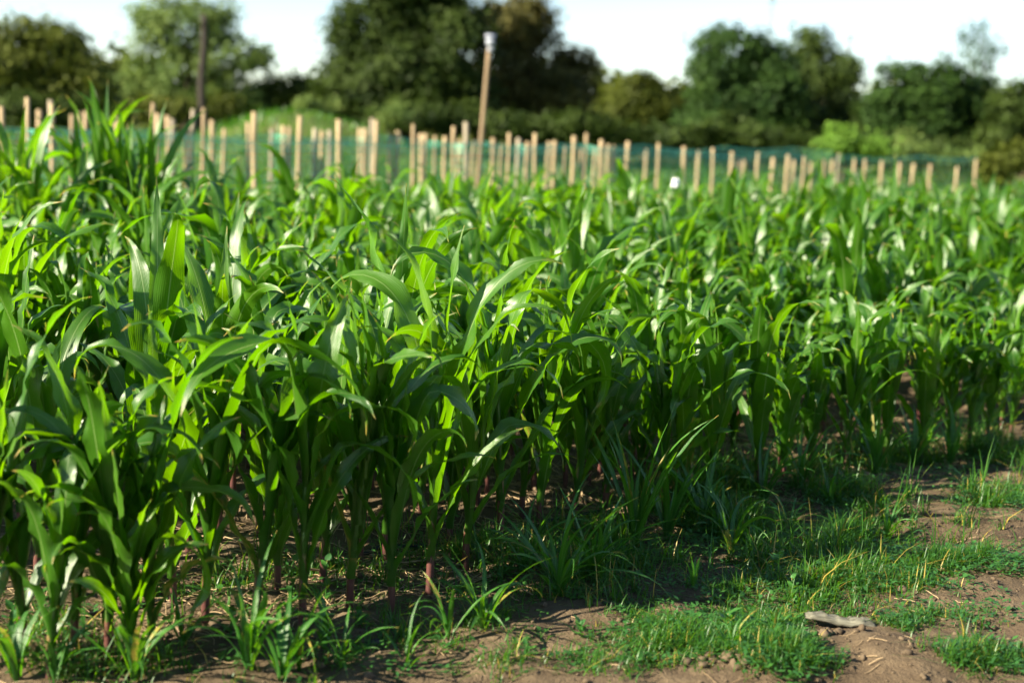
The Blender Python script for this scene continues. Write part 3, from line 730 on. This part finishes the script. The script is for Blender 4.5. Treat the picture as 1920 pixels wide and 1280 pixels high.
def grass_weed(px, py, label, n_l, L, Wd, seed, upright=.5, az_c=None):
    rng = np.random.default_rng(seed); p = on_ground(px, py); g = gz1(p.x, p.y)
    root = thing('grass_weed', label, 'weed', (p.x, p.y, g - .004), 0, 'grassy weeds along the corn edge')
    for i in range(n_l):
        az = rng.uniform(0, 2 * PI); l = L * rng.uniform(.55, 1.2)
        V, F, U = leaf(l, Wd * rng.uniform(.7, 1.2), rng.uniform(.1, .7) * (1.3 - upright), rng.uniform(.7, 2.2) * (1.25 - upright), rng.uniform(1.2, 2), az, rng.uniform(0, .05), .004 + .012 * rng.random(), sheath=0,
                       twist=rng.normal(0, .8), wave=.25, side=rng.normal(0, .5), ns=14, nu=3, fold=.5, rng=rng, open_base=.8)
        link('leaf', new_mesh('leaf', V, F, U, {'rnd': np.full(len(V), rng.random()), 'age': np.full(len(V), .7 if rng.random() < .06 else 0.)}), M['weed'], root)
WEEDS = [(905, 1195, 'grassy weed with arching blades on bare soil right of the front stalks', 15, .30, .017, .25), (1045, 1130, 'largest sprawling grassy weed at the corner of the corn edge', 30, .38, .016, .35),
    (1110, 1090, 'bushy grassy weed just behind the largest sprawling one', 22, .32, .016, .4), (1190, 1030, 'tall upright blue green grass clump beside the corn edge', 20, .52, .022, .85), (1250, 1010, 'upright grass clump right of the tall blue green one', 14, .42, .02, .75),
    (1370, 1045, 'grass clump with drooping pale blades in the lush verge', 12, .34, .017, .35), (465, 1278, 'broad bladed grass weed at the bottom edge under the second stalk', 14, .36, .02, .45), (250, 1290, 'grass weed at the bottom edge left of centre with long blades', 16, .30, .018, .4),
    (640, 1262, 'low grass weed on the soil below the pair of purple stalks', 12, .2, .012, .3), (105, 1285, 'grass weed in the bottom left corner below the leaning corn', 12, .22, .015, .4), (760, 1262, 'tiny grass weed between dark stone and the bottom edge', 7, .16, .011, .4), (985, 1080, 'grass weed at the foot of the last tall stalk', 14, .28, .015, .45),
    (1640, 905, 'tall grass clump at the far end of the corn edge', 18, .36, .02, .7), (1710, 885, 'second tall grass clump at the far end of the corn edge', 18, .34, .02, .65), (1780, 870, 'third tall grass clump at the far end of the corn edge', 16, .32, .02, .6), (1500, 930, 'grass clump in shade before the short corn', 16, .34, .018, .55),
    (1430, 950, 'grass clump in the lush verge below the corn', 16, .32, .018, .5), (1320, 985, 'leaning grass clump between the verge and the corn', 14, .34, .018, .5), (345, 1225, 'sparse grass weed under the double corn stalk', 8, .24, .014, .4), (1300, 1120, 'small spiky weed on the sandy patch', 9, .13, .011, .5), (560, 1265, 'thin grass weed in front of the third stalk', 10, .25, .013, .4),
    (30, 1282, 'broad grass weed in the very bottom left corner', 12, .3, .02, .5), (530, 1290, 'wide grass weed at the bottom edge before the third stalk', 14, .3, .018, .35), (610, 1225, 'small grass weed at the foot of the fourth stalk', 9, .2, .013, .4),
    (1290, 960, 'fine grass clump against the corn in the shaded verge', 16, .26, .012, .5), (1350, 1000, 'fine drooping grass clump in the middle of the shaded verge', 18, .24, .011, .3), (1480, 1000, 'fine grass clump on the sunny side of the shaded verge', 18, .2, .01, .4),
    (1555, 955, 'fine grass clump near the far bare mound', 16, .2, .011, .5), (1565, 1040, 'low tufted grass clump where the verge meets the path', 18, .16, .009, .4), (1410, 1040, 'low fine grass clump at the lower side of the shaded verge', 18, .18, .01, .35),
    (1660, 1010, 'tufted grass clump standing alone on the path side', 16, .16, .01, .5), (1450, 1200, 'tufted grass clump left of the pale scrap', 18, .11, .008, .4), (1370, 1240, 'tufted grass clump near the bottom edge below the sandy patch', 18, .12, .008, .4),
    (840, 1215, 'small arching grass weed left of the bare soil weed', 10, .24, .014, .3)]
for i, (px, py, lab, n_l, L, Wd, up_) in enumerate(WEEDS): grass_weed(px, py, lab, n_l, L, Wd, 700 + i, up_)

def broad_weed(px, py, label, n_l, h, ll, seed):
    rng = np.random.default_rng(seed); p = on_ground(px, py); g = gz1(p.x, p.y)
    root = thing('broadleaf_weed', label, 'weed', (p.x, p.y, g - .003), 0, 'small broad-leaved weeds on the soil')
    zz = np.linspace(0, h, 6); P = np.stack([.15 * zz * rng.normal(), .15 * zz * rng.normal(), zz], 1) if False else np.stack([zz * rng.normal(0, .2), zz * rng.normal(0, .2), zz], 1)
    V, F, U = tube(P, np.linspace(.0028, .0014, 6), 6); link('stem', new_mesh('stem', V, F, U, {'rnd': np.full(len(V), .4), 'age': np.zeros(len(V))}), M['broad'], root)
    for i in range(n_l):
        q = (i + 1) / n_l; c = P[min(5, int(q * 5))]
        V, F, U = leaf(ll * rng.uniform(.7, 1.15) * (1.1 - .4 * q), ll * .42, rng.uniform(.7, 1.25) * (1.2 - .5 * q), rng.uniform(.2, .8), 1.4, i * 2.4 + rng.normal(0, .3), c[2], .002, sheath=0, wave=.2, twist=rng.normal(0, .2), ns=9, nu=5, fold=.35, rng=rng, open_base=.4, c_xy=(c[0], c[1]))
        link('leaf', new_mesh('leaf', V, F, U, {'rnd': np.full(len(V), rng.random()), 'age': np.zeros(len(V))}), M['broad'], root)
for i, (px, py, lab, n_l, h, ll) in enumerate(((1362, 1190, 'low leafy weed on the sandy patch by the verge grass', 14, .06, .06), (1090, 1205, 'tiny leafy weed on bare soil below the sprawling grass', 10, .05, .045), (545, 1165, 'leafy weed between the third and fourth front stalks', 12, .16, .06),
    (610, 1140, 'leafy weed beside the fourth purple stalk', 12, .14, .055), (290, 1055, 'seedling in the sunlit litter behind the black hose', 8, .06, .04), (680, 1190, 'seedling at the foot of the thin purple stalk', 9, .07, .045), (1450, 1085, 'leafy weed at the top of the verge patch', 11, .08, .05),
    (30, 1215, 'leafy weed at the left edge under the leaning corn', 10, .1, .06), (430, 1200, 'seedling between the double stalk and its neighbour', 8, .08, .05), (1490, 1130, 'pale leafy weed among the verge grass above the scrap', 9, .08, .05), (985, 1235, 'seedling on the bare soil near the bottom edge', 8, .04, .035))):
    broad_weed(px, py, lab, n_l, h, ll, 900 + i)

# low creeping leaves among the grass
rng = np.random.default_rng(88); Vw = []; Rw = []
for (cx, cy, rx, ry, nt_, h) in GR:
    for i in range(int(nt_ * .55)):
        r_ = math.sqrt(rng.random()) * 1.15; th = rng.uniform(0, 2 * PI)
        if bare(cx + rx * r_ * math.cos(th), cy + ry * r_ * math.sin(th)): continue
        p = on_ground(cx + rx * r_ * math.cos(th), cy + ry * r_ * math.sin(th)); g = gz1(p.x, p.y); tr_ = rng.random()
        for j in range(int(rng.integers(3, 8))):
            a = rng.uniform(0, 2 * PI); up_ = rng.uniform(.1, .9); l = rng.uniform(.012, .034); wv = l * rng.uniform(.3, .55)
            o = np.array((p.x + rng.normal(0, .014), p.y + rng.normal(0, .014), g + rng.uniform(.004, .05 * min(1, h / .08))))
            d = np.array((math.cos(a), math.sin(a), up_)); d /= np.linalg.norm(d); s_ = np.array((-math.sin(a), math.cos(a), 0))
            Vw += [o, o + d * l * .5 + s_ * wv * .5 - np.array((0, 0, .1 * l)), o + d * l - np.array((0, 0, .25 * l)), o + d * l * .5 - s_ * wv * .5 - np.array((0, 0, .1 * l))]; Rw += [np.clip(tr_ * .7 + .3 * rng.random(), 0, 1)] * 4
Vw = np.array(Vw)
tag(link('creeping_weeds', new_mesh('creeping_weeds', Vw, np.arange(len(Vw)).reshape(-1, 4), np.tile([[0, .1], [1, .4], [.5, .8], [0, .4]], (len(Vw) // 4, 1)), {'rnd': np.array(Rw), 'age': np.zeros(len(Rw))}, False), M['broad']), 'low creeping small-leaved weeds among the verge grass', 'weeds', kind='stuff')

# straw litter between the rows, soil clods, and odd objects
rng = np.random.default_rng(61); acc = Acc()
def litter(a, w, L, r):
    xy = O2 + a * E2 + w * N2
    if xy[1] < 2.5: return
    az = rng.uniform(0, PI); l = L * rng.uniform(.4, 1.3); k = 5
    t = np.linspace(-.5, .5, k); cv = rng.normal(0, .25)
    x = xy[0] + l * (t * math.cos(az) - cv * t * t * math.sin(az)); y = xy[1] + l * (t * math.sin(az) + cv * t * t * math.cos(az))
    z = gz(x, y) + .004 + np.abs(rng.normal(0, .006)) + rng.normal(0, .12) * l * t
    acc.add(*tube(np.stack([x, y, np.maximum(z, gz(x, y) + .001)], 1), r * rng.uniform(.6, 1.3), 4, False))
for i in range(5200): litter(rng.uniform(-2.2, 5.5), abs(rng.normal(.15, 1.0)) - .25, .11, .0016)
for i in range(700): litter(rng.uniform(-2, 5), rng.uniform(-1.6, 0), .07, .0013)
for i in range(260): litter(rng.uniform(-2.2, 5), rng.uniform(-.1, 2.4), .2, .0035)
tag(link('straw_litter', acc.mesh('straw_litter'), M['straw']), 'dry straw and stalk litter on the soil between the rows', 'litter', kind='stuff')
ico = []
acc = Acc()
uc, vc = np.meshgrid(np.linspace(0, 2 * PI, 7), np.linspace(0, PI, 5)); fc = gridfaces(5, 7)
sphere = np.stack([np.sin(vc) * np.cos(uc), np.sin(vc) * np.sin(uc), np.cos(vc)], -1).reshape(-1, 3)
def clod(x, y, s):
    d = sphere * s * rng.uniform(.6, 1.2, 3) * np.array((1, 1, .65)); d = d * (1 + .22 * np.sin(d[:, :1] / s * 5 + rng.random() * 6) * np.cos(d[:, 1:2] / s * 4 + rng.random() * 6))
    acc.add(d + np.array((x, y, gz1(x, y) + s * .25)), fc)
for i in range(6500):
    a = rng.uniform(-2.2, 5.5); w = rng.uniform(-2.6, 1.6); xy = O2 + a * E2 + w * N2
    clod(xy[0], xy[1], .004 + .012 * rng.random() ** 3)
for (px, py, n_, sp) in ((1350, 1255, 22, 30), (1540, 1205, 16, 22), (1500, 1225, 10, 25), (1880, 1235, 6, 30), (580, 1245, 10, 40), (300, 1190, 20, 60), (1720, 1105, 6, 60), (1700, 900, 12, 60)):
    for i in range(n_):
        p = on_ground(px + rng.normal(0, sp), py + rng.normal(0, sp * .35)); clod(p.x, p.y, rng.uniform(.008, .026))
tag(link('soil_clods', acc.mesh('soil_clods'), M['clod']), 'crumbs and clods of brown soil on the verge', 'soil', kind='stuff')

tt = np.linspace(-2.5, 7, 120); hx = O2[0] + tt * E2[0] + (.22 + .05 * np.sin(tt * 1.7) + .02 * np.sin(tt * 5)) * N2[0]; hy = O2[1] + tt * E2[1] + (.22 + .05 * np.sin(tt * 1.7) + .02 * np.sin(tt * 5)) * N2[1]
V, F, U = tube(np.stack([hx, hy, gz(hx, hy) + .012 + .006 * np.sin(tt * 9)], 1), .009, 8)
tag(link('drip_hose', new_mesh('drip_hose', V, F, U), M['hose']), 'black drip irrigation hose lying along the first corn row', 'hose')
p = on_ground(1578, 1186); nx = 26; t = np.linspace(0, 1, nx)
cx_ = (t - .5) * .235; prof = .5 + .5 * np.sin(np.clip(t * 1.06, 0, 1) * PI) ** .35
cz = .016 + .006 * np.sin(t * 2 * PI * 1.2 + .6) - .022 * sst(.75, 1, t)
a8 = np.linspace(0, 2 * PI, 11)
V = np.stack([np.repeat(cx_, 11) + .004 * np.sin(np.repeat(t, 11) * 37), .034 * np.tile(np.sin(a8), nx) * np.repeat(prof, 11), np.repeat(cz, 11) + .013 * np.tile(np.cos(a8), nx) * np.repeat(prof, 11) * (1 + .3 * np.sin(np.repeat(t, 11) * 31 + np.tile(a8, nx) * 2) + .15 * np.sin(np.repeat(t, 11) * 77))], 1)
sc_ = link('weathered_scrap', new_mesh('weathered_scrap', V, gridfaces(nx, 11)), M['scrap'], None, (p.x, p.y, gz1(p.x, p.y) + .006)); sc_.rotation_euler = (0, .03, -.06)
tag(sc_, 'pale grey weathered scrap lying on top of the soil mound', 'scrap')
p = on_ground(702, 1224); d = sphere * np.array((.028, .016, .012)); d[:, 2] += .004 * np.sin(d[:, 0] * 150)
st_ = link('dark_stone', new_mesh('dark_stone', d, fc), M['stone'], None, (p.x, p.y, gz1(p.x, p.y) + .007)); st_.rotation_euler = (0, 0, .1)
tag(st_, 'small dark oblong stone on the bare soil near the bottom edge', 'stone')
